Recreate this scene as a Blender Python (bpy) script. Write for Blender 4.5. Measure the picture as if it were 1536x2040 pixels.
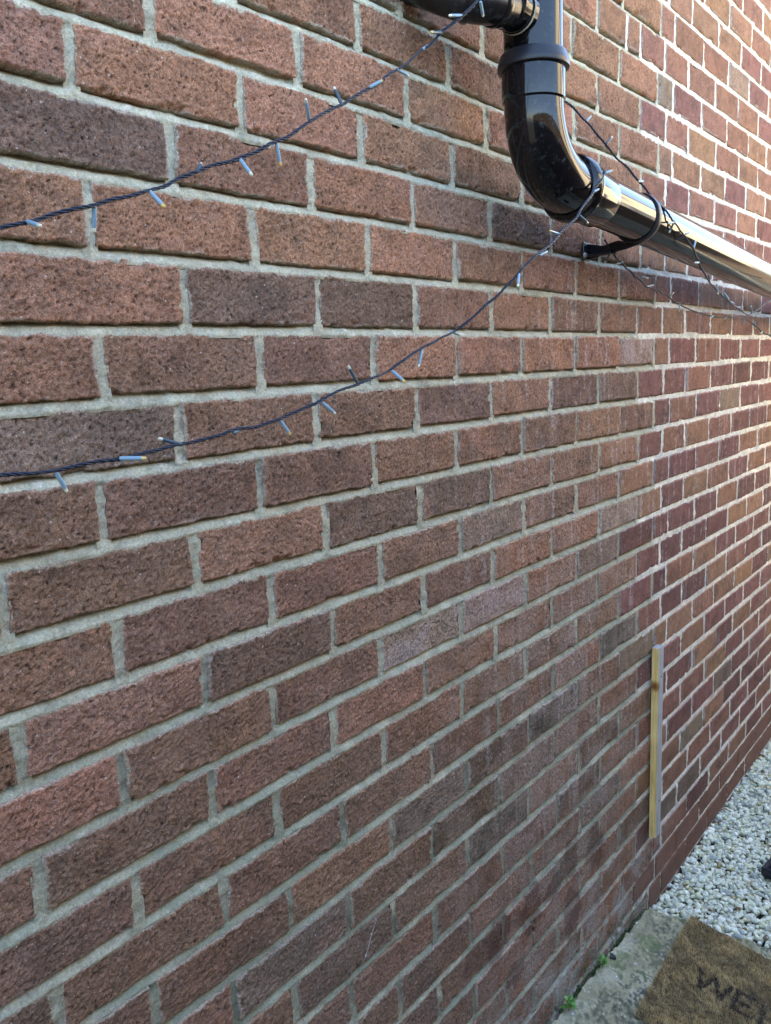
import bpy, bmesh, math, random
import numpy as np
from mathutils import Vector, Matrix
for o in list(bpy.data.objects): bpy.data.objects.remove(o)
rng=np.random.default_rng(7); random.seed(7)
SC=bpy.context.scene; COL=SC.collection
# ---------------- camera (metres: wall face is y=0, house behind +y, gravel z=0) ----------------
cam=bpy.data.objects.new('camera',bpy.data.cameras.new('camera')); COL.objects.link(cam)
def _rot(w):
    t=np.linalg.norm(w);k=w/t;K=np.array([[0,-k[2],k[1]],[k[2],0,-k[0]],[-k[1],k[0],0]])
    return np.eye(3)+np.sin(t)*K+(1-np.cos(t))*K@K
_R=_rot(np.array([-1.42007733e-01,1.15703295e-01,-8.96268352e-01]))
M=Matrix.Identity(4)
for i in range(3):
    M[i][0]=_R[i][0]; M[i][1]=_R[i][2]; M[i][2]=-_R[i][1]
M[0][3],M[1][3],M[2][3]=-.60384,-.77070,1.85-.31524
cam.matrix_world=M
cam.data.sensor_fit='VERTICAL'; cam.data.sensor_height=36; cam.data.lens=36*1651.67/2040
cam.data.clip_start=.02; cam.data.clip_end=500
SC.camera=cam
# ---------------- sky, sun, exposure ----------------
W=bpy.data.worlds.new('World'); SC.world=W; W.use_nodes=True
nt=W.node_tree; sky=nt.nodes.new('ShaderNodeTexSky'); sky.sky_type='NISHITA'; sky.sun_disc=False
SUN_EL,SUN_AZ=48,25      # azimuth measured from +Y (behind the house) towards +X
sky.sun_elevation=math.radians(SUN_EL); sky.sun_rotation=math.radians(SUN_AZ); sky.air_density=1.0; sky.dust_density=1.4
bg=nt.nodes['Background']; bg.inputs[1].default_value=.13; nt.links.new(sky.outputs[0],bg.inputs[0])
sl=bpy.data.lights.new('sun','SUN'); sl.energy=4.0; sl.angle=math.radians(.5); sl.color=(1,.93,.82)
so=bpy.data.objects.new('sun',sl); COL.objects.link(so)
sd=Vector((math.sin(math.radians(SUN_AZ))*math.cos(math.radians(SUN_EL)),math.cos(math.radians(SUN_AZ))*math.cos(math.radians(SUN_EL)),math.sin(math.radians(SUN_EL))))
so.rotation_euler=sd.to_track_quat('Z','Y').to_euler()
SC.view_settings.view_transform='Standard'; SC.view_settings.look='None'; SC.view_settings.gamma=1; SC.view_settings.exposure=3.52
# ---------------- helpers ----------------
def tag(o,label=None,cat=None,group=None,kind=None):
    for k,v in (('label',label),('category',cat),('group',group),('kind',kind)):
        if v: o[k]=v
    return o
def empty(name,loc,label,cat,group=None):
    o=bpy.data.objects.new(name,None); COL.objects.link(o); o.location=loc; o.empty_display_size=.05
    tag(o,label,cat,group); bpy.context.view_layer.update(); return o
def link(name,me,mat,parent=None,smooth=True):
    o=bpy.data.objects.new(name,me); COL.objects.link(o)
    if mat: me.materials.append(mat)
    if smooth:
        me.polygons.foreach_set('use_smooth',[True]*len(me.polygons))
    if parent:
        o.parent=parent; o.matrix_parent_inverse=Matrix.Translation(-Vector(parent.location))
        if parent.rotation_euler[2]: o.matrix_parent_inverse=parent.matrix_basis.inverted()
    return o
def mesh_np(name,V,Q,C=None,k=4):
    me=bpy.data.meshes.new(name); V=np.asarray(V,np.float32); Q=np.asarray(Q,np.int32)
    me.vertices.add(len(V)); me.vertices.foreach_set('co',V.ravel())
    me.loops.add(Q.size); me.loops.foreach_set('vertex_index',Q.ravel())
    me.polygons.add(len(Q)); me.polygons.foreach_set('loop_start',np.arange(len(Q),dtype=np.int32)*k)
    me.update(calc_edges=True)
    if C is not None:
        a=me.color_attributes.new('col','FLOAT_COLOR','POINT')
        a.data.foreach_set('color',np.c_[C,np.ones(len(C))].astype(np.float32).ravel())
    return me
def grid_faces(nx,nz,flip=False):
    i=np.arange(nx-1);j=np.arange(nz-1);I,J=np.meshgrid(i,j,indexing='ij')
    a=(I*nz+J).ravel();q=np.c_[a,a+nz,a+nz+1,a+1]
    return q[:,::-1] if flip else q
class Acc:
    def __init__(s): s.V=[];s.F=[];s.C=[];s.n=0
    def add(s,V,F,C): s.V.append(V);s.F.append(F+s.n);s.C.append(C);s.n+=len(V)
    def mesh(s,name,k=4): return mesh_np(name,np.concatenate(s.V),np.concatenate(s.F),np.concatenate(s.C),k)
_N=1024
def tile(sx,sz,seed,rot=0,p=1.0):
    g=np.random.default_rng(seed).standard_normal((_N,_N)); fx=np.fft.fftfreq(_N)[:,None];fz=np.fft.fftfreq(_N)[None]
    c,s=math.cos(rot),math.sin(rot); a=fx*c+fz*s;b=-fx*s+fz*c
    f=np.exp(-2*(math.pi**2)*((a*sx)**2+(b*sz)**2))
    t=np.real(np.fft.ifft2(np.fft.fft2(g)*f)); t-=t.mean(); t/=t.std(); return t
# tiles at 1 mm per texel (sigma in mm)
T2=tile(.7,.7,1)*.8+tile(1.5,1.0,2,.5)*.7; T2/=T2.std()
T1=tile(.6,.6,9)
T8=tile(6,4.5,3); T30=tile(22,16,4); T90=tile(80,60,5); TV=tile(4.5,42,6); TP=tile(.85,.7,7,.3); T4=tile(3.2,2.2,8,.4)
def samp(T,x,z,ox=0,oz=0):
    u=(x*1000+ox)%_N;v=(z*1000+oz)%_N
    i=u.astype(int)%_N;j=v.astype(int)%_N;fu=u-np.floor(u);fv=v-np.floor(v);i1=(i+1)%_N;j1=(j+1)%_N
    return (T[i,j]*(1-fu)+T[i1,j]*fu)*(1-fv)+(T[i,j1]*(1-fu)+T[i1,j1]*fu)*fv
def ss(a,b,x):
    t=np.clip((x-a)/(b-a),0,1); return t*t*(3-2*t)
def mixc(C,c,f): return C*(1-f[...,None])+np.asarray(c)*f[...,None]
# ---------------- materials ----------------
class NT:
    def __init__(s,name):
        s.m=bpy.data.materials.new(name); s.m.use_nodes=True; s.t=s.m.node_tree; s.b=s.t.nodes['Principled BSDF']
    def n(s,t,**k):
        x=s.t.nodes.new(t)
        for a,v in k.items():
            if a in x.inputs: x.inputs[a].default_value=v
            else: setattr(x,a,v)
        return x
    def l(s,a,b): s.t.links.new(a,b)
    def noise(s,scale,detail=4,rough=.6,coord=None):
        x=s.n('ShaderNodeTexNoise'); x.inputs['Scale'].default_value=scale; x.inputs['Detail'].default_value=detail; x.inputs['Roughness'].default_value=rough
        if coord: s.l(coord,x.inputs['Vector'])
        return x.outputs['Fac']
    def ramp(s,f,stops):
        r=s.n('ShaderNodeValToRGB'); e=r.color_ramp.elements
        while len(e)<len(stops): e.new(.5)
        for k,(p,c) in enumerate(stops):
            e[k].position=p; e[k].color=(*(c if hasattr(c,'__len__') else (c,c,c)),1)
        s.l(f,r.inputs[0]); return r.outputs[0]
    def mul(s,a,b,fac=1.0,mode='MULTIPLY'):
        x=s.n('ShaderNodeMix',data_type='RGBA',blend_type=mode); x.inputs[0].default_value=fac
        for v,i in ((a,6),(b,7)):
            if hasattr(v,'is_output'): s.l(v,x.inputs[i])
            else: x.inputs[i].default_value=(*v,1)
        return x.outputs[2]
    def bump(s,h,dist,strength=1.0):
        x=s.n('ShaderNodeBump'); x.inputs['Distance'].default_value=dist; x.inputs['Strength'].default_value=strength
        s.l(h,x.inputs['Height']); s.l(x.outputs[0],s.b.inputs['Normal'])
    def obj(s): return s.n('ShaderNodeTexCoord').outputs['Object']
def vcol_mat(name,rough,sc1,amp,dist,specks=None,spec=.3):
    a=NT(name); at=a.n('ShaderNodeAttribute',attribute_name='col'); co=a.obj()
    nz=a.noise(sc1,3,.7,co); r=a.ramp(nz,[(.3,1-amp),(.7,1+amp*.9)])
    r2=a.ramp(a.noise(sc1*.35,3,.6,co),[(.3,1-amp*.5),(.7,1+amp*.5)])
    c=a.mul(a.mul(at.outputs['Color'],r),r2)
    if specks:
        s=a.n('ShaderNodeTexVoronoi'); s.inputs['Scale'].default_value=specks; a.l(co,s.inputs['Vector'])
        f=a.ramp(s.outputs['Distance'],[(.10,1),(.16,0)])
        # only a random few of the cells carry a speck
        lt=a.n('ShaderNodeSeparateColor'); a.l(s.outputs['Color'],lt.inputs[0])
        g=a.n('ShaderNodeMath',operation='GREATER_THAN'); a.l(lt.outputs[0],g.inputs[0]); g.inputs[1].default_value=.86
        m2=a.n('ShaderNodeMath',operation='MULTIPLY'); a.l(f,m2.inputs[0]); a.l(g.outputs[0],m2.inputs[1])
        mx=a.n('ShaderNodeMix',data_type='RGBA'); a.l(m2.outputs[0],mx.inputs[0]); a.l(c,mx.inputs[6]); mx.inputs[7].default_value=(.5,.45,.4,1); c=mx.outputs[2]
    a.l(c,a.b.inputs['Base Color']); a.b.inputs['Roughness'].default_value=rough; a.b.inputs['Specular IOR Level'].default_value=spec
    a.bump(nz,dist); return a.m
M_BRICK=vcol_mat('fired_clay',.92,640,.60,.0022,130)
M_MORTAR=vcol_mat('sandy_mortar',.95,800,.34,.0009)
M_SLAB=vcol_mat('concrete',.9,420,.22,.0007,60)
M_GRAVEL=vcol_mat('white_stone',.8,220,.10,.0006)
def plastic(name,base,rough,scr=.0,dist=0.00015,marks=True):
    a=NT(name); co=a.obj()
    a.b.inputs['Roughness'].default_value=rough; a.b.inputs['Specular IOR Level'].default_value=.34
    n1=a.noise(9,5,.7,co); 
    if marks:
        dust=a.ramp(a.noise(90,6,.8,co),[(.53,base),(.62,(.018,.018,.020)),(.74,(.12,.12,.12))])
        a.l(dust,a.b.inputs['Base Color'])
    else: a.b.inputs['Base Color'].default_value=(*base,1)
    a.l(a.ramp(n1,[(.35,rough*.7),(.75,rough*1.9)]),a.b.inputs['Roughness'])
    a.bump(a.noise(35,3,.5,co),dist,.35); return a.m
M_PIPE=plastic('gloss_black_pvc',(.004,.004,.005),.075,dist=.0001)
M_RUB=plastic('black_rubber',(.012,.012,.016),.33)
M_SOIL=plastic('aged_black_pvc',(.010,.009,.009),.22)
M_WIRE=plastic('dark_cable',(.012,.018,.032),.35,marks=False)
M_LAMP=plastic('lamp_sleeve',(.20,.31,.37),.3,marks=False)  # blue-grey of reflected sky put into the sleeve colour
def simple(name,c,rough,spec=.5):
    a=NT(name);a.b.inputs['Base Color'].default_value=(*c,1);a.b.inputs['Roughness'].default_value=rough;a.b.inputs['Specular IOR Level'].default_value=spec;return a
M_TIP=simple('clear_tip',(.62,.58,.42),.12).m
M_TIPG=simple('amber_tip',(.60,.42,.12),.15).m
# measured joints (metres) and cable runs
PERP={
-5:[(5,1.112,2.225),(99,1.258,2.235),(99,1.337,2.232),(99,1.489,2.235),(99,1.655,2.234)],
-4:[(4.5,0.995,2.158),(5.5,1.222,2.151),(6.5,1.447,2.158),(99,1.548,2.157),(99,1.762,2.152)],
-3:[(3,0.664,2.059),(5,1.113,2.073),(6,1.336,2.075),(99,1.503,2.081),(99,1.661,2.079)],
-2:[(1.5,0.341,1.998),(2.5,0.562,2.004),(4.5,1.004,1.995),(5.5,1.224,2.007),(6.5,1.457,2.007),(99,1.552,2.003),(99,1.765,1.999)],
-1:[(0,-0.004,1.913),(1,0.221,1.929),(2,0.449,1.930),(3,0.672,1.926)],
0:[(-0.5,-0.103,1.855),(0.5,0.118,1.856),(1.5,0.340,1.854),(2.5,0.566,1.853)],
1:[(0,0.011,1.778),(1,0.233,1.777),(2,0.456,1.775),(3,0.679,1.777)],
2:[(-0.5,-0.099,1.702),(0.5,0.125,1.705),(1.5,0.345,1.709),(2.5,0.567,1.710),(4.5,1.009,1.700),(5.5,1.230,1.693),(6.5,1.450,1.700),(99,1.557,1.703),(99,1.767,1.695),(99,1.983,1.692)],
3:[(0,0.013,1.623),(1,0.233,1.622),(2,0.455,1.622),(3,0.677,1.624),(4,0.899,1.628),(5,1.124,1.630),(6,1.337,1.626),(99,1.501,1.625),(99,1.667,1.625),(99,1.881,1.624),(99,2.089,1.622),(99,2.315,1.622)],
4:[(-0.5,-0.102,1.548),(0.5,0.122,1.552),(1.5,0.348,1.553),(2.5,0.563,1.551),(3.5,0.782,1.549),(4.5,1.006,1.546),(5.5,1.230,1.549),(6.5,1.449,1.547),(99,1.550,1.549),(99,1.757,1.549),(99,1.972,1.548),(99,2.182,1.549),(99,2.403,1.549)],
5:[(0,-0.009,1.477),(1,0.219,1.474),(2,0.447,1.469),(3,0.671,1.471),(4,0.896,1.471),(5,1.120,1.474),(6,1.342,1.468),(99,1.511,1.471),(99,1.676,1.470),(99,1.889,1.471),(99,2.104,1.476),(99,2.309,1.478)],
6:[(-0.5,-0.118,1.395),(0.5,0.108,1.398),(1.5,0.336,1.402),(2.5,0.556,1.397),(3.5,0.781,1.398),(4.5,1.011,1.401),(5.5,1.239,1.394),(6.5,1.452,1.394),(99,1.562,1.391),(99,1.772,1.397),(99,1.986,1.395),(99,2.199,1.396),(99,2.411,1.396)],
7:[(-1,-0.234,1.328),(0,-0.001,1.323),(1,0.225,1.324),(2,0.449,1.322),(3,0.666,1.325),(4,0.896,1.321),(5,1.124,1.323),(6,1.353,1.317),(99,1.511,1.319),(99,1.682,1.319),(99,1.888,1.320),(99,2.105,1.320),(99,2.311,1.320)],
8:[(-0.5,-0.113,1.246),(0.5,0.116,1.246),(1.5,0.343,1.240),(2.5,0.562,1.244),(3.5,0.784,1.247),(4.5,1.010,1.245),(5.5,1.236,1.248),(6.5,1.454,1.246),(99,1.562,1.244),(99,1.774,1.244),(99,1.985,1.245),(99,2.199,1.249),(99,2.418,1.246)],
9:[(-1,-0.234,1.177),(0,-0.002,1.176),(1,0.227,1.174),(2,0.451,1.174),(3,0.666,1.176),(4,0.896,1.171),(5,1.125,1.169),(6,1.348,1.171),(99,1.510,1.172),(99,1.678,1.171),(99,1.886,1.174),(99,2.098,1.173),(99,2.311,1.175)],
10:[(-0.5,-0.126,1.097),(0.5,0.105,1.100),(1.5,0.333,1.105),(2.5,0.559,1.096),(3.5,0.788,1.106),(4.5,1.012,1.102),(5.5,1.238,1.102),(6.5,1.453,1.101),(99,1.562,1.099),(99,1.775,1.099),(99,1.988,1.097),(99,2.199,1.095)],
11:[(-1,-0.231,1.027),(0,-0.005,1.027),(1,0.220,1.027),(2,0.445,1.029),(3,0.671,1.028),(4,0.899,1.018),(5,1.118,1.024),(6,1.348,1.027),(99,1.510,1.025),(99,1.675,1.024),(99,1.884,1.023),(99,2.098,1.022),(99,2.311,1.021)],
12:[(-0.5,-0.123,0.948),(0.5,0.101,0.957),(1.5,0.330,0.955),(2.5,0.555,0.953),(3.5,0.782,0.952),(4.5,1.009,0.947),(5.5,1.241,0.959),(6.5,1.455,0.954),(99,1.557,0.954),(99,1.773,0.946),(99,1.986,0.949),(99,2.198,0.947)],
13:[(-1,-0.229,0.883),(0,0.001,0.873),(1,0.228,0.873),(2,0.456,0.871),(3,0.678,0.884),(4,0.902,0.883),(5,1.133,0.874),(6,1.356,0.873),(99,1.520,0.864),(99,1.684,0.876),(99,1.896,0.878)],
14:[(-0.5,-0.113,0.814),(0.5,0.112,0.797),(1.5,0.339,0.805),(2.5,0.563,0.801),(3.5,0.789,0.801),(4.5,1.016,0.804),(5.5,1.244,0.801),(6.5,1.472,0.802),(99,1.569,0.800),(99,1.779,0.794)],
15:[(0,0.004,0.727),(1,0.229,0.724),(2,0.451,0.737),(3,0.674,0.728),(4,0.902,0.731),(5,1.131,0.727),(6,1.357,0.723),(99,1.685,0.724),(99,1.894,0.722)],
16:[(0.5,0.111,0.655),(1.5,0.338,0.648),(2.5,0.560,0.655),(3.5,0.790,0.646),(4.5,1.026,0.648),(5.5,1.247,0.647),(99,1.576,0.647),(99,1.789,0.646),(99,2.008,0.648)],
17:[(2,0.452,0.580),(3,0.682,0.571),(4,0.912,0.566),(5,1.138,0.572),(6,1.362,0.567),(99,1.689,0.573),(99,1.905,0.572),(99,2.115,0.572),(99,2.322,0.572)],
18:[(1.5,0.344,0.502),(2.5,0.562,0.497),(3.5,0.799,0.494),(4.5,1.026,0.492),(5.5,1.250,0.489),(99,1.583,0.497),(99,1.795,0.487),(99,2.000,0.497)],
19:[(2,0.456,0.422),(3,0.681,0.422),(4,0.912,0.417),(99,1.694,0.414),(99,1.903,0.418),(99,2.108,0.419)],
20:[(2.5,0.568,0.342),(3.5,0.796,0.340),(4.5,1.026,0.342)],
21:[(3,0.688,0.262),(4,0.913,0.263)],
22:[(3.5,0.802,0.199),(4.5,1.036,0.183)],
}
CAB_A=[(-0.2720,-0.1000,1.6510),(-0.2469,-0.1000,1.6588),(-0.2207,-0.1004,1.6662),(-0.1928,-0.1008,1.6756),(-0.1582,-0.1012,1.6866),(-0.1266,-0.1016,1.6969),(-0.1003,-0.1019,1.7064),(-0.0749,-0.1021,1.7170),(-0.0438,-0.1024,1.7305),(-0.0112,-0.1028,1.7425),(0.0162,-0.1030,1.7520),(0.0452,-0.1032,1.7646),(0.0681,-0.1034,1.7774),(0.0996,-0.1037,1.7917),(0.1223,-0.1039,1.8089),(0.1506,-0.1041,1.8239),(0.1781,-0.1043,1.8369),(0.2146,-0.1045,1.8571),(0.2590,-0.1048,1.8809),(0.2883,-0.1050,1.9003),(0.3147,-0.1153,1.9234),(0.3349,-0.1263,1.9374),(0.3461,-0.1322,1.9500),(0.3633,-0.1411,1.9658),(0.3766,-0.1480,1.9764),(0.3902,-0.1548,1.9902),(0.3974,-0.1583,2.0049),(0.4005,-0.1593,2.0321)]
CAB_A_L=[((-0.2234,-0.1003,1.6655),(-0.2245,-0.0963,1.6604)),((-0.1593,-0.1012,1.6861),(-0.1573,-0.1012,1.6685)),((-0.1004,-0.1019,1.7055),(-0.0967,-0.1059,1.6884)),((-0.0419,-0.1025,1.7308),(-0.0283,-0.0985,1.7411)),((0.0148,-0.1030,1.7513),(0.0159,-0.1030,1.7344)),((0.0680,-0.1034,1.7769),(0.0739,-0.1074,1.7604)),((0.1216,-0.1038,1.8098),(0.1101,-0.0998,1.8240)),((0.1781,-0.1043,1.8369),(0.1776,-0.1043,1.8525)),((0.2302,-0.1046,1.8666),(0.2491,-0.1086,1.8772)),((0.2863,-0.1049,1.8998),(0.3188,-0.1009,1.8994)),((0.3222,-0.1194,1.9283),(0.3437,-0.1194,1.9396)),((0.3462,-0.1322,1.9506),(0.3103,-0.1362,1.9407)),((0.3733,-0.1462,1.9742),(0.3491,-0.1422,1.9686)),((0.3983,-0.1590,1.9943),(0.4140,-0.1590,1.9862))]
CAB_B=[(-0.2960,-0.1000,1.4609),(-0.2714,-0.1000,1.4602),(-0.2462,-0.1013,1.4592),(-0.2239,-0.1024,1.4595),(-0.1905,-0.1040,1.4623),(-0.1604,-0.1053,1.4617),(-0.1279,-0.1067,1.4653),(-0.0990,-0.1078,1.4692),(-0.0562,-0.1093,1.4722),(-0.0233,-0.1104,1.4766),(0.0114,-0.1116,1.4790),(0.0410,-0.1124,1.4838),(0.0723,-0.1133,1.4911),(0.1053,-0.1142,1.4993),(0.1314,-0.1149,1.5096),(0.1693,-0.1158,1.5180),(0.1957,-0.1164,1.5236),(0.2354,-0.1173,1.5316),(0.2780,-0.1182,1.5510),(0.3022,-0.1187,1.5572),(0.3461,-0.1196,1.5722),(0.3740,-0.1217,1.5803),(0.4093,-0.1367,1.6037),(0.4380,-0.1483,1.6263),(0.4676,-0.1600,1.6487),(0.4807,-0.1650,1.6629),(0.5087,-0.1701,1.6816),(0.5548,-0.1705,1.7008),(0.6034,-0.1708,1.7291),(0.6547,-0.1712,1.7551),(0.6725,-0.1713,1.7700),(0.7090,-0.1716,1.7973),(0.7372,-0.1718,1.8204),(0.7661,-0.1719,1.8417)]
CAB_B_L=[((-0.2240,-0.1024,1.4586),(-0.2134,-0.0984,1.4398)),((-0.1613,-0.1053,1.4627),(-0.1441,-0.1053,1.4613)),((-0.0921,-0.1080,1.4685),(-0.1043,-0.1120,1.4732)),((-0.0268,-0.1103,1.4753),(-0.0069,-0.1063,1.4783)),((0.0388,-0.1124,1.4840),(0.0528,-0.1124,1.4663)),((0.1061,-0.1142,1.4987),(0.1239,-0.1182,1.4843)),((0.1693,-0.1158,1.5180),(0.1604,-0.1118,1.5362)),((0.2363,-0.1174,1.5304),(0.2375,-0.1174,1.5171)),((0.3010,-0.1187,1.5559),(0.2956,-0.1227,1.5383)),((0.3666,-0.1199,1.5803),(0.3976,-0.1159,1.5760)),((0.4216,-0.1417,1.6153),(0.4490,-0.1417,1.6245)),((0.4797,-0.1647,1.6594),(0.4693,-0.1687,1.6432)),((0.5314,-0.1703,1.6875),(0.5790,-0.1663,1.7018)),((0.5919,-0.1708,1.7236),(0.5499,-0.1708,1.7260)),((0.6583,-0.1712,1.7593),(0.6862,-0.1752,1.7480)),((0.7145,-0.1716,1.8003),(0.7603,-0.1676,1.8156)),((0.7583,-0.1719,1.8351),(0.8113,-0.1719,1.8509))]
CAB_C=[(0.8095,-0.0600,1.9901),(0.8286,-0.0677,1.9801),(0.8698,-0.0836,1.9558),(0.8992,-0.0943,1.9336),(0.9300,-0.1050,1.9109),(0.9624,-0.1157,1.8922),(0.9961,-0.1316,1.8677),(1.0172,-0.1431,1.8462),(1.0391,-0.1547,1.8243),(1.0561,-0.1633,1.8112),(1.0737,-0.1720,1.7933),(1.1422,-0.1735,1.7713),(1.1953,-0.1746,1.7462),(1.2491,-0.1756,1.7092),(1.2916,-0.1764,1.6908),(1.3493,-0.1774,1.6721),(1.4198,-0.1790,1.6527),(1.5122,-0.1814,1.6348),(1.5713,-0.1828,1.6244),(1.6511,-0.1847,1.6395),(1.7617,-0.1872,1.6665),(1.8960,-0.1900,1.7016)]
CAB_C_L=[((0.8732,-0.0849,1.9545),(0.9114,-0.0809,1.9772)),((0.9212,-0.1020,1.9222),(0.9547,-0.1020,1.9437)),((1.0084,-0.1385,1.8629),(0.9498,-0.1425,1.8532)),((1.0477,-0.1593,1.8274),(1.0458,-0.1553,1.8139)),((1.0791,-0.1721,1.7910),(1.0385,-0.1721,1.7840)),((1.0841,-0.1722,1.7943),(1.0818,-0.1762,1.7823)),((1.1448,-0.1736,1.7754),(1.2139,-0.1696,1.7894)),((1.1892,-0.1745,1.7497),(1.2036,-0.1745,1.7669)),((1.2236,-0.1751,1.7250),(1.1558,-0.1791,1.7189)),((1.2874,-0.1763,1.7031),(1.3083,-0.1723,1.6878)),((1.3412,-0.1773,1.6868),(1.3503,-0.1773,1.6656)),((1.3941,-0.1783,1.6695),(1.4156,-0.1823,1.6556)),((1.4409,-0.1795,1.6523),(1.5199,-0.1755,1.6425)),((1.4817,-0.1806,1.6410),(1.5516,-0.1806,1.6430)),((1.6027,-0.1836,1.6299),(1.5766,-0.1876,1.6480))]
CAB_D=[(0.9891,-0.0700,1.7626),(1.0179,-0.0679,1.7520),(1.0687,-0.0643,1.7291),(1.1409,-0.0595,1.7143),(1.2073,-0.0553,1.6977),(1.2594,-0.0521,1.6877),(1.3196,-0.0525,1.6816),(1.3703,-0.0575,1.6721),(1.4240,-0.0625,1.6563),(1.4949,-0.0687,1.6426),(1.5702,-0.0750,1.6356),(1.6675,-0.0825,1.6285),(1.7728,-0.0900,1.6288),(1.8680,-0.0962,1.6289),(1.9516,-0.1014,1.6078),(2.0167,-0.1057,1.5912),(2.1082,-0.1114,1.5739),(2.2581,-0.1200,1.5490)]
CAB_D_L=[((1.0210,-0.0677,1.7417),(1.0256,-0.0637,1.7261)),((1.0933,-0.0626,1.7280),(1.0552,-0.0626,1.7215)),((1.2172,-0.0546,1.7078),(1.2507,-0.0586,1.7050)),((1.2996,-0.0505,1.6942),(1.2650,-0.0465,1.6885)),((1.3782,-0.0583,1.6700),(1.4208,-0.0583,1.6879)),((1.4349,-0.0635,1.6566),(1.4211,-0.0675,1.6361)),((1.5425,-0.0727,1.6387),(1.6651,-0.0687,1.6485)),((1.6374,-0.0803,1.6318),(1.5940,-0.0803,1.6209)),((1.7261,-0.0868,1.6281),(1.6580,-0.0907,1.6163)),((1.8523,-0.0953,1.6287),(1.8687,-0.0913,1.6129)),((1.9417,-0.1009,1.6217),(1.9547,-0.1009,1.6009)),((2.0122,-0.1054,1.5926),(1.9401,-0.1094,1.5793))]
BOV=[(-0.09,1.78,'d'),(-0.14,1.85,'b'),(-0.00,1.86,'o'),(0.22,1.85,'o'),(0.10,1.92,'o'),(0.00,1.70,'o'),(-0.15,1.71,'o'),(0.23,1.70,'o'),(-0.11,1.63,'o'),(0.11,1.63,'d'),(0.33,1.62,'d'),(-0.16,1.55,'b'),(-0.00,1.55,'e'),(0.23,1.55,'e'),(0.45,1.55,'o'),(-0.12,1.48,'g'),(0.09,1.47,'e'),(0.32,1.47,'b'),(0.55,1.47,'d'),(0.78,1.48,'o'),(1.00,1.48,'d'),(1.23,1.48,'d'),(-0.18,1.40,'e'),(-0.02,1.40,'e'),(0.21,1.40,'e'),(0.44,1.40,'b'),(0.67,1.40,'b'),(-0.13,1.33,'e'),(0.10,1.32,'o'),(0.33,1.32,'d'),(0.55,1.33,'d'),(0.78,1.32,'b'),(-0.18,1.25,'b'),(-0.01,1.25,'e'),(0.22,1.23,'b'),(0.45,1.25,'b'),(0.66,1.24,'g'),(-0.13,1.18,'b'),(0.11,1.17,'d'),(0.34,1.18,'b'),(0.55,1.17,'e'),(-0.20,1.10,'o'),(1.34,1.23,'n'),(1.34,1.11,'P'),(1.23,1.17,'l'),(1.11,1.11,'g'),(1.35,0.95,'p'),(1.35,0.81,'g'),(1.25,0.87,'D'),(0.89,0.82,'D'),(0.67,0.66,'D'),(0.22,0.80,'o'),(1.01,1.34,'b'),(1.34,1.55,'l'),(0.27,1.79,'o'),(0.33,1.79,'o'),(0.56,1.79,'o'),(0.44,1.87,'o'),(0.28,1.95,'o'),(0.51,1.94,'o'),(0.46,1.72,'o'),(0.79,1.80,'d'),(0.65,1.84,'e'),(0.71,1.70,'b'),(0.88,1.70,'b'),(1.12,1.69,'o'),(0.90,1.62,'o'),(1.23,1.62,'e'),(0.63,1.63,'e'),(0.67,1.56,'o'),(0.88,1.55,'o'),(1.11,1.55,'o'),(0.20,0.99,'b'),(-0.08,1.00,'e'),(-0.24,1.03,'o'),(-0.02,1.09,'b'),(0.20,1.10,'e'),(-0.20,0.93,'e'),(0.04,0.88,'e'),(-0.08,0.88,'e'),(0.27,0.65,'d'),(0.09,0.75,'g'),(0.42,1.10,'l'),(0.69,1.09,'l'),(0.48,0.83,'g'),(1.17,0.74,'b'),(1.10,0.52,'g')]
# ---------------- brick wall ----------------
CLS={'b':(.270,.138,.088),'o':(.335,.164,.104),'e':(.232,.126,.083),'d':(.185,.112,.076),'D':(.118,.090,.070),'g':(.222,.152,.112),
 'l':(.33,.225,.175),'p':(.200,.088,.076),'P':(.155,.068,.060),'n':(.265,.140,.086),'m':(.235,.112,.078),'k':(.160,.105,.080)}
COURSE=.075
def dzr(r):
    if r in PERP:
        a=sorted([(x,z+ r*COURSE-1.85) for _,x,z in PERP[r]]); return np.array(a)
    return np.array([(0,.010 if r<-5 else (-.008 if r==23 else -.014 if r>23 else 0.))])
_DZ={}
def zc(r,x):
    if r not in _DZ:
        xs=np.arange(-3,9,.05); acc=0
        for q,w in ((r-1,.25),(r,.5),(r+1,.25)):
            t=dzr(q) if q in PERP or r not in PERP else dzr(r); acc=acc+w*np.interp(xs,t[:,0],t[:,1])
        acc=np.convolve(np.pad(acc,4,'edge'),np.ones(9)/9,'valid'); _DZ[r]=(xs,acc)
    return 1.85-r*COURSE+np.interp(x,*_DZ[r])
def zb(r,x): return .5*(zc(r,x)+zc(r+1,x))     # bed line under course r
RMIN,RMAX=-24,26
XL,XR=-2.6,6.6
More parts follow.
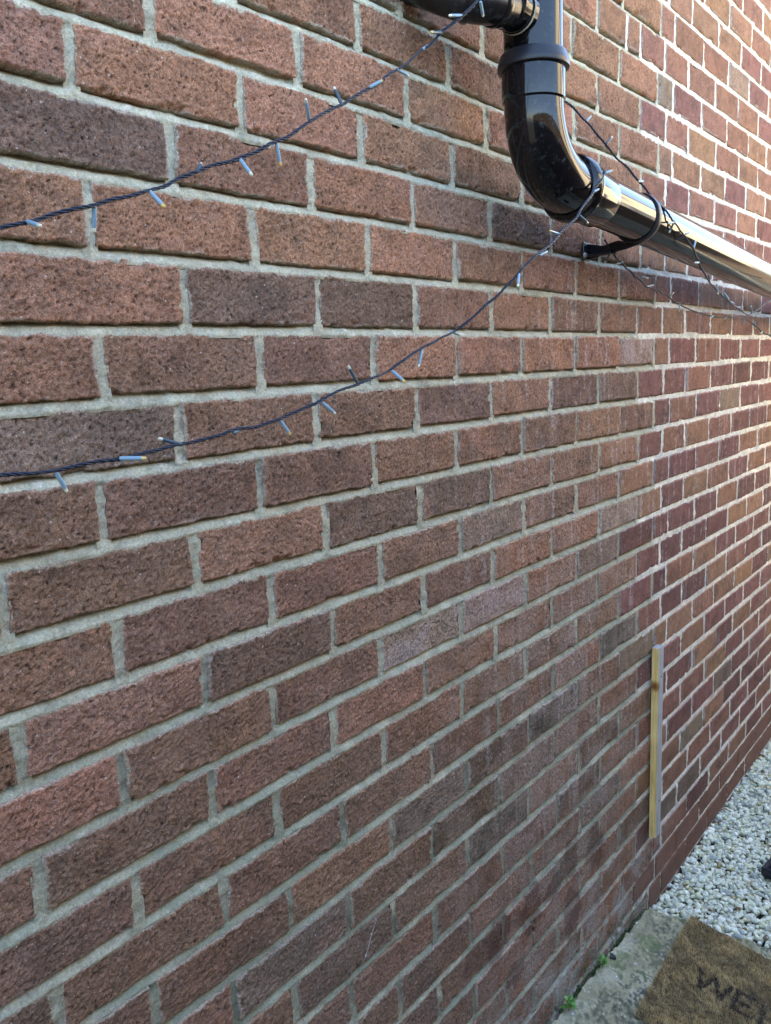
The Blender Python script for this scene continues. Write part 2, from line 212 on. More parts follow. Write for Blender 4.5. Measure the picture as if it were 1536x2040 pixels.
def perps(r):
    odd=r%2!=0; d={}
    known=PERP.get(r,[])
    seam=6.0 if odd else 6.5
    ks=np.arange(-12 if odd else -11.5,seam+.01,1.0)
    kn={k:x for k,x,_ in known if k<50}
    kk=sorted(kn); out=[]
    for k in ks:
        if k in kn: out.append((kn[k],0))
        else:
            off=np.interp(k,kk,[kn[q]-q*.225 for q in kk]) if kk else rng.normal(0,.002)
            out.append((k*.225+off,0))
    sx=out[-1][0]
    new=[x for k,x,_ in known if k>50]
    if odd: base=[1.510,1.674]+[1.674+.2127*i for i in range(1,24)]
    else: base=[1.553]+[1.553+.2127*i for i in range(1,24)]
    if r==-5: base=[1.258,1.337]+[1.489+.2127*i*.78 for i in range(0,2)]+[1.867+.2127*i for i in range(0,22)]; out=out[:-1]
    for b in base:
        c=[x for x in new if abs(x-b)<.07]
        if c: out.append((c[0],1))
        elif b>sx+.04: out.append((b+rng.normal(0,.0015),1))
    return sorted(out), sx
def pick(x,z):
    for bx,bz,c in BOV:
        if abs(bx-x)<.075 and abs(bz-z)<.034: return c
def plinth(x,z): return x>1.40 and z<.142
OLD=Acc(); NEW=Acc(); PLI=Acc()
def stain(C,X,Z,new,kw=.25):
    """albedo changes on the wall: lime film, damp marks, algae, darker lower left"""
    n30=samp(T30,X,Z,200,90); n8=samp(T8,X,Z,11,400); nv=samp(TV,X*1.3,Z,70,33); n90=samp(T90,X,Z,500,10)
    if not new:
        f=ss(.25,.9,X)*ss(1.45,.8,Z)*.50*ss(-1.8,1.4,n30*.8+.4*nv)*ss(1.55,1.2,X)
        C=mixc(C,(.37,.29,.235),np.clip(f,0,1))
        f=ss(-.9,.2,X)*ss(1.5,.6,Z)*.40*ss(.75,.2,X)*ss(-1.6,1.2,n90); C=mixc(C,(.165,.130,.098),f)  # darker brown towards the lower left
    if not new: C=mixc(C,(.33,.235,.175),(.06+.15*ss(-1,1.5,n30*.7+nv*.6))*ss(2.4,1.2,Z))
    # white salt runs
    f=ss(.9,2.6,nv*.9+samp(T4,X,Z,5,5)*.55+samp(T2,X,Z,5,5)*.35)*ss(.35,.9,X)*ss(2.1,1.6,Z)*ss(.55,1.0,Z+.2)*(kw if X.mean()>.3 else 0)
    C=mixc(C,(.58,.55,.53),np.clip(f,0,.7))
    # chalky damp band low on the wall
    top=.30+.03*n30
    f=ss(top,.10,Z)*.72*ss(1.75,1.35,X)*ss(-1.2,.8,n8*.7+n30*.5); C=mixc(C,(.41,.40,.35),f)
    # clean darker patches left by splashes
    for (cx,cz,wx,wz) in ((.66,.42,.045,.05),(.80,.41,.04,.06),(.90,.40,.05,.035),(.98,.42,.035,.05),(1.10,.385,.05,.05),(.59,.42,.06,.03),(.98,.28,.05,.06),(.72,.30,.05,.03)):
        d=np.hypot((X-cx)/wx,(Z-cz)/wz)+.13*n8+.1*n30; C=mixc(C,(.10,.050,.036),ss(1.15,.80,d)*.55)
    # algae right at the foot
    f=ss(.135,.085,Z+.012*n30)*ss(-.2,1.0,n8)*ss(1.5,1.35,X)*ss(.3,.7,X); C=mixc(C,(.075,.085,.035),f*.75)
    return C
def brick(acc,r,x0,x1,cls,new,res,painted=False):
    L=x1-x0; cx=(x0+x1)/2
    z0=zb(r,cx);z1=zb(r-1,cx)
    jb=.0063 if not new else .0058; gp=.0055 if not new else .0070
    if painted: jb=.0035; gp=.003
    nx=max(6,int(L/res));nz=max(5,int(.062/res))
    s=np.linspace(0,1,nx);t=np.linspace(0,1,nz); S,T=np.meshgrid(s,t,indexing='ij')
    ox,oz=rng.integers(0,1000,2)
    ej=.0006 if not new else .0005
    if painted: ej=.0003
    xs=x0+S*L
    lo=zb(r,xs)+jb+rng.normal(0,.0008); hi=zb(r-1,xs)-jb+rng.normal(0,.0007)
    lo=lo+ej*samp(T8,xs,0*xs,ox,oz)+ej*.7*samp(T2,xs,0*xs,oz,ox); hi=hi+ej*samp(T8,xs,0*xs,oz+40,ox)+ej*.8*samp(T2,xs,0*xs,ox+99,oz)
    Z=lo+T*(hi-lo)
    xl=x0+gp+ej*samp(T8,Z,0*Z,ox+7,oz+5)+ej*.6*samp(T2,Z,0*Z,3,ox); xr=x1-gp+ej*samp(T8,Z,0*Z,ox+300,oz+5)+ej*.6*samp(T2,Z,0*Z,3,oz)
    if not painted:
        tl=rng.normal(0,.0015); xl=xl+tl*(T-.5); xr=xr+rng.normal(0,.0015)*(T-.5)
    X=xl+S*(xr-xl)
    dx=np.minimum(X-xl,xr-X);dz=np.minimum(Z-lo,hi-Z)
    R=rng.uniform(.0018,.0034) if not new else .0025
    d=R-np.hypot(np.maximum(R-dx,0),np.maximum(R-dz,0)); d=np.clip(d,-R*.42,R)
    depth=(R-np.sqrt(np.maximum(R*R-(R-d)**2*(d<R),0)))*(.75+.55*ss(.4,0,T)*(0 if new else 1))
    # chips at corners and arrises
    if not painted:
        ch=samp(T30,X,Z,ox+77,oz+21)*.5+samp(T8,X,Z,ox+50,oz)
        dm=np.minimum(dx,dz); chip=ss(1.35,2.2,ch)*ss(.009,.001,dm)*.006; depth=depth+chip
    am=.00056 if not new else .00016
    if painted: am=.00008
    h=am*samp(T2,X,Z,ox,oz)+am*.55*samp(T4,X,Z,ox+9,oz+80)+am*1.3*samp(T30,X,Z,oz,ox)
    pit=ss(1.45,2.3,samp(TP,X,Z,oz,ox+5))*(.0022 if not new else .0008)*(0 if painted else 1)
    tiltx,tiltz=rng.normal(0,.0011),rng.normal(0,.0006); off=rng.normal(0,.0009)
    Y=depth-h+pit+off+tiltx*(S-.5)+tiltz*(T-.5)
    # colour
    base=np.array(CLS[cls])*np.exp(rng.normal(0,.05)); base=base*np.array([1,1.0+rng.normal(0,.03),.90+rng.normal(0,.035)])
    C=np.ones(X.shape+(3,))*base
    n8=samp(T8,X,Z,ox+123,oz);n30=samp(T30,X,Z,ox,oz+321);n2=samp(T2,X,Z,ox,oz);n1=samp(T1,X,Z,oz,oz)
    if painted:
        C=np.ones(X.shape+(3,))*np.array((.185,.090,.058))*(1+.05*n30+.04*n8)[...,None]
        acc_c=stain(C,X,Z,True); C=C*.85+acc_c*.15
    else:
        C=C*(1+.09*n8+.10*n30+ (.10 if not new else .06)*n2+.05*n1)[...,None]
        kf=rng.uniform(.0,.75)*(1 if cls not in 'D' else .2); thr=rng.uniform(.1,1.2)
        C=mixc(C,base*np.array([.46,.50,.52]),ss(thr,thr+1.3,n30+.25*n8)*kf)
        C=mixc(C,np.array([.40,.20,.13]) if not new else base*1.3,ss(1.1,2.1,samp(T30,X,Z,ox+600,oz))*.35)
        C=mixc(C,base*.28,ss(1.15,1.7,samp(TP,X,Z,oz,ox+5))*(.75 if not new else .25))  # dark specks over the pits, with pit shade put into the colour
        C=mixc(C,(.50,.43,.38),ss(2.55,2.9,samp(T2,X,Z,ox+456,oz+9))*.6)
        # lighter arris with a lit top edge painted in, and mortar smear
        dm=np.minimum(dx,dz)
        C=mixc(C,np.array(base)*1.35+np.array([.07,.045,.03]),ss(.0055,.001,dm+.0014*n8)*(.35+.4*ss(.6,1,T)))
        sm=ss(.0022,.0006,dm+.0009*n8+.0008*n30-.0002*n2)*(.75 if not new else .5)*(1-.75*ss(.3,0,T)*ss(1.8,1.4,Z))
        C=mixc(C,(.42,.37,.28) if not new else (.50,.47,.43),sm)
        if cls=='l': C=mixc(C,(.42,.33,.30),ss(-.3,1.0,n30)*.5)
        C=stain(C,X,Z,new,.30)
        if x0<-.1 and x1>-.2 and abs(z0-1.36)<.04: C=mixc(C,(.06,.12,.05),ss(.8,1.8,n8+samp(T8,X,Z,1,1)*.3)*ss(.06,.02,np.hypot(X+.165,(Z-1.372)*1.6))*.8)
        if cls=='d' and abs(cx-.27)<.12 and abs(z0-.62)<.045:
            dd=np.abs((X-.274)-(Z-.65)*.62); C=mixc(C,(.5,.5,.52),ss(.0022,.0006,dd+.0006*n2)*ss(.62,.635,Z)*ss(.685,.67,Z))
    C=np.clip(C,.004,.9)
    P=np.stack([X,Y,Z],-1)
    # skirt: ring pushed back
    Pp=np.pad(P,((1,1),(1,1),(0,0)),'edge'); Pp[0,:,1]=Pp[-1,:,1]=.022;Pp[:,0,1]=Pp[:,-1,1]=.022
    Cp=np.pad(C,((1,1),(1,1),(0,0)),'edge')
    acc.add(Pp.reshape(-1,3),grid_faces(nx+2,nz+2),Cp.reshape(-1,3))
MO=Acc(); MN=Acc()
def mcol(X,Z,newf):
    n8=samp(T8,X,Z,31,77);n30=samp(T30,X,Z,9,5);n1=samp(T1,X,Z)
    a=np.ones(X.shape+(3,))*np.array((.43,.405,.285)); b=np.ones(X.shape+(3,))*np.array((.66,.635,.53))
    C=a*(1-newf[...,None])+b*newf[...,None]
    C=C*(1+.07*n8+.08*n30+.10*n1)[...,None]
    C=mixc(C,(.33,.33,.26),ss(.3,1.8,n30)*.35*(1-newf))
    C=mixc(C,(.72,.68,.60),ss(1.9,2.6,samp(T4,X,Z,3,8))*.35)
    C=mixc(C,(.19,.215,.150),ss(1.65,.7,Z)*.72*(1-newf)*ss(-2.0,.8,n30))
    C=stain(C,X,Z,True,.2)
    return np.clip(C,.01,.9)
_PP={}
def bed(r,seamx):
    for (a,b,res) in ((XL,-.45,.012),(-.45,1.6,.0018),(1.6,3.4,.0035),(3.4,XR,.015)):
        nx=int((b-a)/res)+1;t=np.linspace(-.25,1.25,13 if res<.01 else 6)
        xs=np.linspace(a,b,nx);X,T=np.meshgrid(xs,t,indexing='ij')
        w=.0136; Z=zb(r,X)+(T-.5)*w
        near=np.zeros_like(X)
        for xp,_n in _PP[r]: near=np.maximum(near,np.exp(-((X-xp)/.0085)**2))
        nf=ss(seamx-.02,seamx+.03,X)
        old=.0012+(.0030*ss(0,.5,T)+.0085*ss(.45,.95,T))*(1-.85*near); old=np.where(T<0,.0012+.004*(-T),old)
        new=.0022+.0012*np.clip(T,0,1)
        Y=old*(1-nf)+new*nf
        Y=Y+.0007*samp(T8,X,Z,60,60)*(1-.4*nf)+.00028*samp(T2,X,Z,4,4)+.0006*samp(T30,X,Z,8,8)
        Y=Y+.0008*ss(1.0,2.2,samp(T30,X,Z*.2,r*61,500))*(1-nf)-.0005*ss(.8,2.0,samp(TP,X,Z,70,r*13))*-1
    # pressed-out lumps below the brick above
        lump=ss(1.3,2.3,samp(T8,X,Z*.3,90+r*37,14))*(1-nf); Y=Y-lump*.0028*T.clip(0,1)
        C=mcol(X,Z,nf)
        acc=MO; P=np.stack([X,Y,Z],-1)
        acc.add(P.reshape(-1,3),grid_faces(nx,len(t)),C.reshape(-1,3))
def perp(r,x,new,fine):
    res=.0016 if fine else .004
    w=.018 ; z0=zb(r,x)-.001;z1=zb(r-1,x)-.004
    nx=max(5,int(w/res));nz=max(8,int((z1-z0)/res))
    X,Z=np.meshgrid(np.linspace(x-w/2,x+w/2,nx),np.linspace(z0,z1,nz),indexing='ij')
    Y=(.0030 if not new else .0026)+.0006*samp(T8,X,Z,44,21)+.00028*samp(T2,X,Z,8,2)+.0005*samp(T30,X,Z,3,3)
    dd=np.abs(X-x)/w*2; Y=Y-.0006*dd**2

    C=mcol(X,Z,np.full(X.shape,float(new)))
    MO.add(np.stack([X,Y,Z],-1).reshape(-1,3),grid_faces(nx,nz),C.reshape(-1,3))
for r in range(RMIN,RMAX):
    pp,sx=perps(r); _PP[r]=pp
    for i in range(len(pp)-1):
        (xa,na),(xb,nb)=pp[i],pp[i+1]
        if xb<XL or xa>XR: continue
        cx,cz=(xa+xb)/2,zc(r,(xa+xb)/2)
        new=nb==1
        if r%2==0 and 8<=r<=14 and abs(xb-1.455)<.04: new=True
        seen=(-9<=r<=25)
        painted=plinth(cx,cz)
        if not seen or xa<-.6: res=.012
        elif new or cx>1.2: res=.0028 if cx<2.2 else .004
        elif cx>.55: res=.0019
        else: res=.00135
        c=pick(cx,cz)
        if c is None or (new and c in 'boed'):
            if new: c=random.choices('pPnmgk',[17,2,36,38,5,2] if cz>1.55 else [30,20,20,24,2,4])[0]
            else:
                hi=cz>1.5
                c=random.choices('boedg',[44,40,10,5,1] if hi else [40,6,38,10,6])[0]
        brick(PLI if painted else (NEW if new else OLD),r,xa,xb,c,new,res,painted)
    for x,n in pp:
        if XL<x<XR and not plinth(x+.01,zc(r,x)-.0): perp(r,x,bool(n),(-9<=r<=25) and -.6<x<2.0)
        elif XL<x<XR: perp(r,x,True,True)
    bed(r,sx)
wall=empty('house_wall',(0,.1,0),'long side wall of the house in weathered red-brown brick with sandy mortar, filling the picture behind the black pipe','wall')
link('weathered_brickwork',OLD.mesh('weathered_brickwork'),M_BRICK,wall)['label']='older rough brickwork, near left part'
link('newer_brickwork',NEW.mesh('newer_brickwork'),M_BRICK,wall)['label']='newer smoother purple and brown brickwork, far right part'
link('painted_plinth',PLI.mesh('painted_plinth'),M_BRICK,wall)['label']='two lowest courses painted flat brown beside the gravel'
link('mortar_joint',MO.mesh('mortar_joint'),M_MORTAR,wall)
def box_bm(bm,c,s,rotz=0,bev=0):
    r=bmesh.ops.create_cube(bm,size=1,matrix=Matrix.Translation(c)@Matrix.Rotation(rotz,4,'Z')@Matrix.Diagonal((*s,1)))
    if bev:
        es=list({e for v in r['verts'] for e in v.link_edges}); bmesh.ops.bevel(bm,geom=es,offset=bev,segments=2,affect='EDGES',profile=.6)
def bmobj(name,bm,mat,parent=None,smooth=False):
    me=bpy.data.meshes.new(name); bm.to_mesh(me); bm.free(); return link(name,me,mat,parent,smooth)
bm=bmesh.new(); box_bm(bm,(2.0,.155,1.8),(9.3,.25,4.0)); 
core=bmobj('wall_core',bm,simple('inner_blockwork',(.30,.28,.24),.9).m,wall)
# ---------------- tubes ----------------
def sweep(path,rad,nseg=32,caps=True,closed=False):
    """path: list of points; rad: scalar or list. parallel-transport frames"""
    P=np.array(path,float);n=len(P);R=np.ones(n)*rad if np.isscalar(rad) else np.array(rad,float)
    T=np.gradient(P,axis=0) if not closed else np.roll(P,-1,0)-np.roll(P,1,0)
    T/=np.linalg.norm(T,axis=1)[:,None]+1e-12
    up=np.array([0,1,0.]) if abs(T[0][1])<.9 else np.array([1,0,0.])
    N=np.cross(T[0],up);N/=np.linalg.norm(N);V=[]
    a=np.linspace(0,2*np.pi,nseg,endpoint=False)
    for i in range(n):
        N=N-T[i]*(N@T[i]);N/=np.linalg.norm(N);B=np.cross(T[i],N)
        V.append(P[i]+R[i]*(np.cos(a)[:,None]*N+np.sin(a)[:,None]*B))
    V=np.concatenate(V);F=[]
    m=n if closed else n-1
    for i in range(m):
        j=(i+1)%n
        for k in range(nseg):
            l=(k+1)%nseg;F.append((i*nseg+k,i*nseg+l,j*nseg+l,j*nseg+k))
    F=[list(f) for f in F]
    if caps and not closed: F.append(list(range(nseg))[::-1]);F.append([(n-1)*nseg+k for k in range(nseg)])
    return V,F
def tube(name,path,rad,mat,parent=None,nseg=32,smooth=True):
    V,F=sweep(path,rad,nseg); me=bpy.data.meshes.new(name); me.from_pydata(V.tolist(),[],F)
    bm=bmesh.new();bm.from_mesh(me);bmesh.ops.recalc_face_normals(bm,faces=bm.faces)
    for e in bm.edges:
        if len(e.link_faces)==2 and e.calc_face_angle(0)>math.radians(35): e.smooth=False
    bm.to_mesh(me);bm.free()
    return link(name,me,mat,parent,smooth)
def lathe_line(c,d,prof):
    c=np.array(c,float);d=np.array(d,float);d/=np.linalg.norm(d)
    return [c+d*s for s,_ in prof],[r for _,r in prof]
# ---------------- soil pipe ----------------
PX,PY=.625,-.113
SLOPE=np.array([1,0,-.06775]);SLOPE/=np.linalg.norm(SLOPE)
def sp(x): return np.array([x,PY-.009*min(1,max(0,(x-.62)/.2)),1.85-.0634-.06775*(x-1.2)])
pipe=empty('drainpipe',(PX,0,1.9),'glossy black plastic drainpipe with an elbow, sloping away to the right','pipe')
tube('vertical_pipe',[(PX,PY,z) for z in np.linspace(2.9,1.985,6)],.0452,M_PIPE,pipe,64)
# elbow with its socket: straight, then a bend, then the lower collar
zt=1.983
path=[];rad=[]
for z,r_ in ((zt,.0485),(zt-.004,.0490),(zt-.048,.0486),(zt-.053,.0484),(zt-.056,.0458)): path.append((PX,PY,z));rad.append(r_)
e0=np.array([PX,PY,zt-.060]); e1=sp(.737)
corner=np.array([PX,PY-.003,sp(PX)[2]+.002])
for t in np.linspace(0,1,22):
    q=(1-t)**2*e0+2*t*(1-t)*(corner)+t*t*e1; path.append(tuple(q)); rad.append(.0458+.0012*math.sin(t*math.pi))
elbow=tube('elbow',path,rad,M_PIPE,pipe,64)
# upper rubber collar (sits round the pipe)
p_,r_=lathe_line((PX,PY,zt+.004),(0,0,-1),[(-.011,.0453),(-.010,.0500),(-.006,.0522),(.000,.0532),(.003,.0545),(.009,.0552),(.012,.0545),(.0125,.0515),(.014,.0490)])
tube('collar',p_,r_,M_RUB,pipe,64)
p_,r_=lathe_line(e1,SLOPE,[(-.007,.0468),(-.004,.0525),(.002,.0552),(.009,.0555),(.0105,.0530),(.013,.0530),(.0145,.0545),(.021,.0540),(.023,.0510),(.026,.0450)])
tube('collar',p_,r_,M_PIPE,pipe,64)
p_,r_=lathe_line(sp(.752),SLOPE,[(0,.0455),(.001,.0468),(.085,.0466),(.088,.0460),(.0885,.0436)])
tube('socket',p_,r_,M_PIPE,pipe,64)
tube('sloping_pipe',[sp(x) for x in np.linspace(.80,4.6,24)],.0430,M_PIPE,pipe,64)
# clip: strap + wall bracket + screw
cx=1.02
p_,r_=lathe_line(sp(cx),SLOPE,[(-.008,.0432),(-.0078,.0462),(-.006,.0470),(.006,.0470),(.0078,.0462),(.008,.0432)])
clip=tube('pipe_clip',p_,r_,M_RUB,pipe,64)
c0=sp(cx)
bm=bmesh.new()
def slab(pts_top,pts_bot,wx):   # extruded outline in y-z, thickness wx along x
    vs=[]
    for sgn in (-1,1):
        vs.append([bm.verts.new((c0[0]+sgn*wx/2+dx,y,z)) for (y,z,dx) in pts_top+pts_bot])
    n=len(vs[0])
    bm.faces.new(vs[0][::-1]);bm.faces.new(vs[1])
    for i in range(n): bm.faces.new((vs[0][i],vs[0][(i+1)%n],vs[1][(i+1)%n],vs[1][i]))
zb0=c0[2]-.0465
slab([(-.0015,zb0+.016,.036),(-.045,zb0+.006,.018),(-.085,zb0+.010,0)],[(-.128,zb0-.0015,0),(-.100,zb0-.008,0),(-.040,zb0-.012,.020),(-.0015,zb0-.016,.036)],.006)
box_bm(bm,(c0[0]+.026,-.004,zb0+.000),(.030,.005,.036),0,.0015)
box_bm(bm,(c0[0]+.016,-.045,zb0-.010),(.014,.060,.004),0,.0015)
bmobj('bracket',bm,M_RUB,clip)
bmh=bmesh.new(); bmesh.ops.create_cone(bmh,cap_ends=True,segments=18,radius1=.0055,radius2=.0045,depth=.004,matrix=Matrix.Translation((c0[0]+.014,-.0085,zb0-.008))@Matrix.Rotation(math.pi/2,4,'X'))
box_bm(bmh,(c0[0]+.014,-.0102,zb0-.008),(.0065,.0012,.0012))
bmobj('screw',bmh,simple('zinc',(.35,.33,.28),.35).m,clip)
# small branch waste pipe joining from the left
bz=2.045
b=[np.array([PX,PY,bz])]
br=[];pp_=[]
for x,r_ in ((.585,.0325),(.5755,.0325),(.575,.0300),(.556,.0300),(.5555,.0318),(.548,.0318),(.5475,.0298)): pp_.append((x,PY,bz)); br.append(r_)
tube('branch_socket',pp_,br,M_PIPE,pipe,48)
_k=np.array([(.562,PY,bz-.001),(.53,PY,bz-.006),(.505,PY,bz-.010),(.488,-.100,bz-.010),(.475,-.080,bz-.004),(.464,-.055,bz+.008),(.457,-.030,bz+.022),(.452,.0,bz+.036),(.450,.02,bz+.044)])
_t=np.linspace(0,8,34);path=np.stack([np.interp(_t,range(9),_k[:,i]) for i in range(3)],-1)
for _ in range(6): path[1:-1]=(path[:-2]+2*path[1:-1]+path[2:])/4
path=[tuple(q) for q in path];rad=[.0275]*34
brp=tube('branch_pipe',path,rad,M_SOIL,pipe,48)
V=.0
for (q0,q1,rr) in (((.518,PY,bz-.008),(.508,PY,bz-.0095),.0305),((.482,-.092,bz-.008),(.477,-.084,bz-.005),.0300)):
    tube('sealing_ring',[q0,tuple((np.array(q0)+q1)/2),q1],[rr-.001,rr,rr-.001],M_SOIL,brp,40)
# beige sealant smear round the branch mouth
def ringmesh(c,d,r0,w,mat,name,parent,seed):
    g=np.random.default_rng(seed);c=np.array(c,float);d=np.array(d,float)/np.linalg.norm(d);u=np.cross(d,[0,0,1.]);u/=np.linalg.norm(u);v=np.cross(d,u)
    th=np.linspace(0,2*np.pi,70,endpoint=False);path=[c+(r0)*(np.cos(t)*u+np.sin(t)*v)+d*g.normal(0,.0006) for t in th]
    V,F=sweep(path,list(w*(.7+.5*g.random(70))),6,False,True);me=bpy.data.meshes.new(name);me.from_pydata(V.tolist(),[],F);return link(name,me,mat,parent)
M_SEAL=simple('sealant',(.34,.30,.22),.7).m
ringmesh((.5745,PY,bz),(1,0,0),.0318,.0012,M_SEAL,'sealant_bead',pipe,1)
ringmesh((.535,PY,bz),(1,0,0),.0280,.0007,M_SEAL,'sealant_bead',pipe,2)
ringmesh((.527,PY,bz),(1,0,0),.0280,.0006,M_SEAL,'sealant_bead',pipe,3)
M_LAMPD=plastic('dark_sleeve',(.045,.07,.085),.3,marks=False)
# ---------------- fairy lights ----------------
def smooth_path(P,step=.0025):
    P=np.array(P,float);d=np.r_[0,np.cumsum(np.linalg.norm(np.diff(P,axis=0),axis=1))]
    n=int(d[-1]/step);s=np.linspace(0,d[-1],n);Q=np.stack([np.interp(s,d,P[:,i]) for i in range(3)],-1)
    k=np.ones(7)/7;Qp=np.pad(Q,((3,3),(0,0)),'edge');return np.stack([np.convolve(Qp[:,i],k,'valid') for i in range(3)],-1)
def cable_mesh(P,seed,rw=.00095,off=.00108,pitch=.026,nw=3):
    Q=smooth_path(P);n=len(Q);_g=np.random.default_rng(seed+40);_j=_g.normal(0,1,(n+16,3));_c=np.ones(9)/9;_j=np.stack([np.convolve(np.convolve(_j[:,i],_c,'valid'),_c,'valid') for i in range(3)],-1)[:n]*.0028;Q=Q+_j;T=np.gradient(Q,axis=0);T/=np.linalg.norm(T,axis=1)[:,None]
    U=np.cross(T,[0,1.,0]);U/=np.linalg.norm(U,axis=1)[:,None];B=np.cross(T,U)
    s=np.arange(n)*.0025;g=np.random.default_rng(seed)
    ph=2*np.pi*s/pitch+np.cumsum(g.normal(0,.06,n));VV=[];FF=[];k=0
    spread=off*(1+.45*np.convolve(g.normal(0,1,n+20),np.ones(21)/21,'valid')[:n]*2)
    for w in range(nw):
        a=ph+w*2*np.pi/nw;path=Q+(np.cos(a)*spread)[:,None]*U+(np.sin(a)*spread)[:,None]*B
        V,F=sweep(path,rw,7);VV.append(V);FF+=[[i+k for i in f] for f in F];k+=len(V)
    me=bpy.data.meshes.new('cable');me.from_pydata(np.concatenate(VV).tolist(),[],FF);return me
def lamp(parent,a,b,amber,seed):
    a=np.array(a);b=np.array(b);d=b-a;L=np.linalg.norm(d);d/=L
    if L<.0195:           # foreshortened lamps still have their real length: turned outwards from the wall
        need=math.sqrt(.022**2-L**2); d=(b-a)+np.array([0,-need if seed%2 else need*.5,0]);d/=np.linalg.norm(d)
    L=min(max(L,.024),.030)
    e=a+d*L;r=.0020
    o=tube('led_lamp',[a,a+d*.001,a+d*(L*.80),a+d*(L*.80)+d*.0004],[.0015,r,r,.0017],(M_LAMP if (seed*5)%4 else M_LAMPD),parent,12)
    p0=a+d*(L*.80)
    tube('lamp_tip',[p0,p0+d*.0005,p0+d*(L*.15),p0+d*(L*.20)],[.0015,.0018,.0017,.0007],M_TIPG if amber else M_TIP,o,10)
def fairy(C,L,label,seed):
    t=empty('fairy_light_string',tuple(C[0]),label,'fairy lights','unlit fairy light strings on the wall')
    link('cable',cable_mesh(C,seed),M_WIRE,t)
    for i,(a,b) in enumerate(L): lamp(t,a,b,(i*7+seed)%3==0,seed+i)
    return t
fairy(CAB_A,CAB_A_L,'unlit dark fairy light string crossing the top left bricks up to the small branch pipe',1)
# lower string goes round the sloping pipe once
ang=np.linspace(math.radians(200),math.radians(-110),26)
wrap=[]
for i,a in enumerate(ang):
    c=sp(.865+.022*i/25);wrap.append((c[0],c[1]+.0492*math.cos(a),c[2]+.0492*math.sin(a)))
CB=list(CAB_B[:-3])+[tuple(w) for w in wrap if w[1]<=PY+.05][:18]
_e=CAB_B[-1][0]+.008
for _a in np.linspace(math.radians(150),math.radians(20),9):
    _c=sp(_e+.002*_a);CAB_B.append((_c[0],_c[1]+.0490*math.cos(_a),_c[2]+.0490*math.sin(_a)))
fairy(CAB_B,CAB_B_L,'unlit dark fairy light string across the middle bricks, tied round the pipe past its elbow',2)
bw=[]
for a in np.linspace(0,2*np.pi,30):
    c=sp(.905+.012*a/6.28);bw.append((c[0],c[1]+.0484*math.cos(a),c[2]+.0484*math.sin(a)))
fairy(CAB_C,CAB_C_L,'unlit dark fairy light string running from behind the elbow diagonally over the sloping pipe',3)
fairy(CAB_D,CAB_D_L,'unlit dark fairy light string hanging on the bricks underneath the sloping pipe',4)
# ---------------- timber batten ----------------
def wood():
    a=NT('softwood');co=a.obj();mp=a.n('ShaderNodeMapping');a.l(co,mp.inputs[0]);mp.inputs['Scale'].default_value=(1,1,.045)
    n=a.noise(230,4,.6,mp.outputs[0]);n2=a.noise(14,3,.5,co)
    sep=a.n('ShaderNodeNewGeometry');nx=a.n('ShaderNodeSeparateXYZ');a.l(sep.outputs['True Normal'],nx.inputs[0])
    g=a.ramp(n,[(.3,(.50,.31,.09)),(.5,(.74,.50,.17)),(.7,(.82,.60,.25))])
    gr=a.ramp(n,[(.3,(.30,.30,.29)),(.7,(.46,.46,.45))])      # weathered grey front and top
    f=a.ramp(nx.outputs[0],[(.0,0),(.01,0)])
    lt=a.n('ShaderNodeMath',operation='LESS_THAN');a.l(nx.outputs[0],lt.inputs[0]);lt.inputs[1].default_value=-.6
    mx=a.n('ShaderNodeMix',data_type='RGBA');a.l(lt.outputs[0],mx.inputs[0]);a.l(gr,mx.inputs[6]);a.l(g,mx.inputs[7])
    c=a.mul(mx.outputs[2],a.ramp(n2,[(.3,.8),(.7,1.1)]))
    k=a.n('ShaderNodeVectorMath',operation='DISTANCE');k.inputs[1].default_value=(1.446,-.012,.677);mp2=a.n('ShaderNodeMapping');a.l(co,mp2.inputs[0]);a.l(mp2.outputs[0],k.inputs[0])
    kn=a.ramp(k.outputs['Value'],[(.004,(.25,.13,.05)),(.011,(.55,.38,.2)),(.018,(1,1,1))])
    c=a.mul(c,kn);a.l(c,a.b.inputs['Base Color']);a.b.inputs['Roughness'].default_value=.75;a.bump(n,.0005);return a.m
bat=bmesh.new();box_bm(bat,(1.4635,-.0125,.5125),(.035,.019,.539),0,.0008)
for v in bat.verts:
    k=(v.co.z-.5)/.27; v.co.x+=.0012*k; v.co.y-=.001*k*k
bb=bmobj('wooden_batten',bat,wood())
for zz in (.700,.345):
    h=bmesh.new();bmesh.ops.create_cone(h,cap_ends=True,segments=14,radius1=.0034,radius2=.0030,depth=.002,matrix=Matrix.Translation((1.466,-.0226,zz))@Matrix.Rotation(math.pi/2,4,'X'));bmobj('screw',h,simple('rusty_screw',(.07,.06,.055),.5).m,bb)
tag(bb,'thin upright wooden batten on the brick wall, yellow side and grey front','batten')
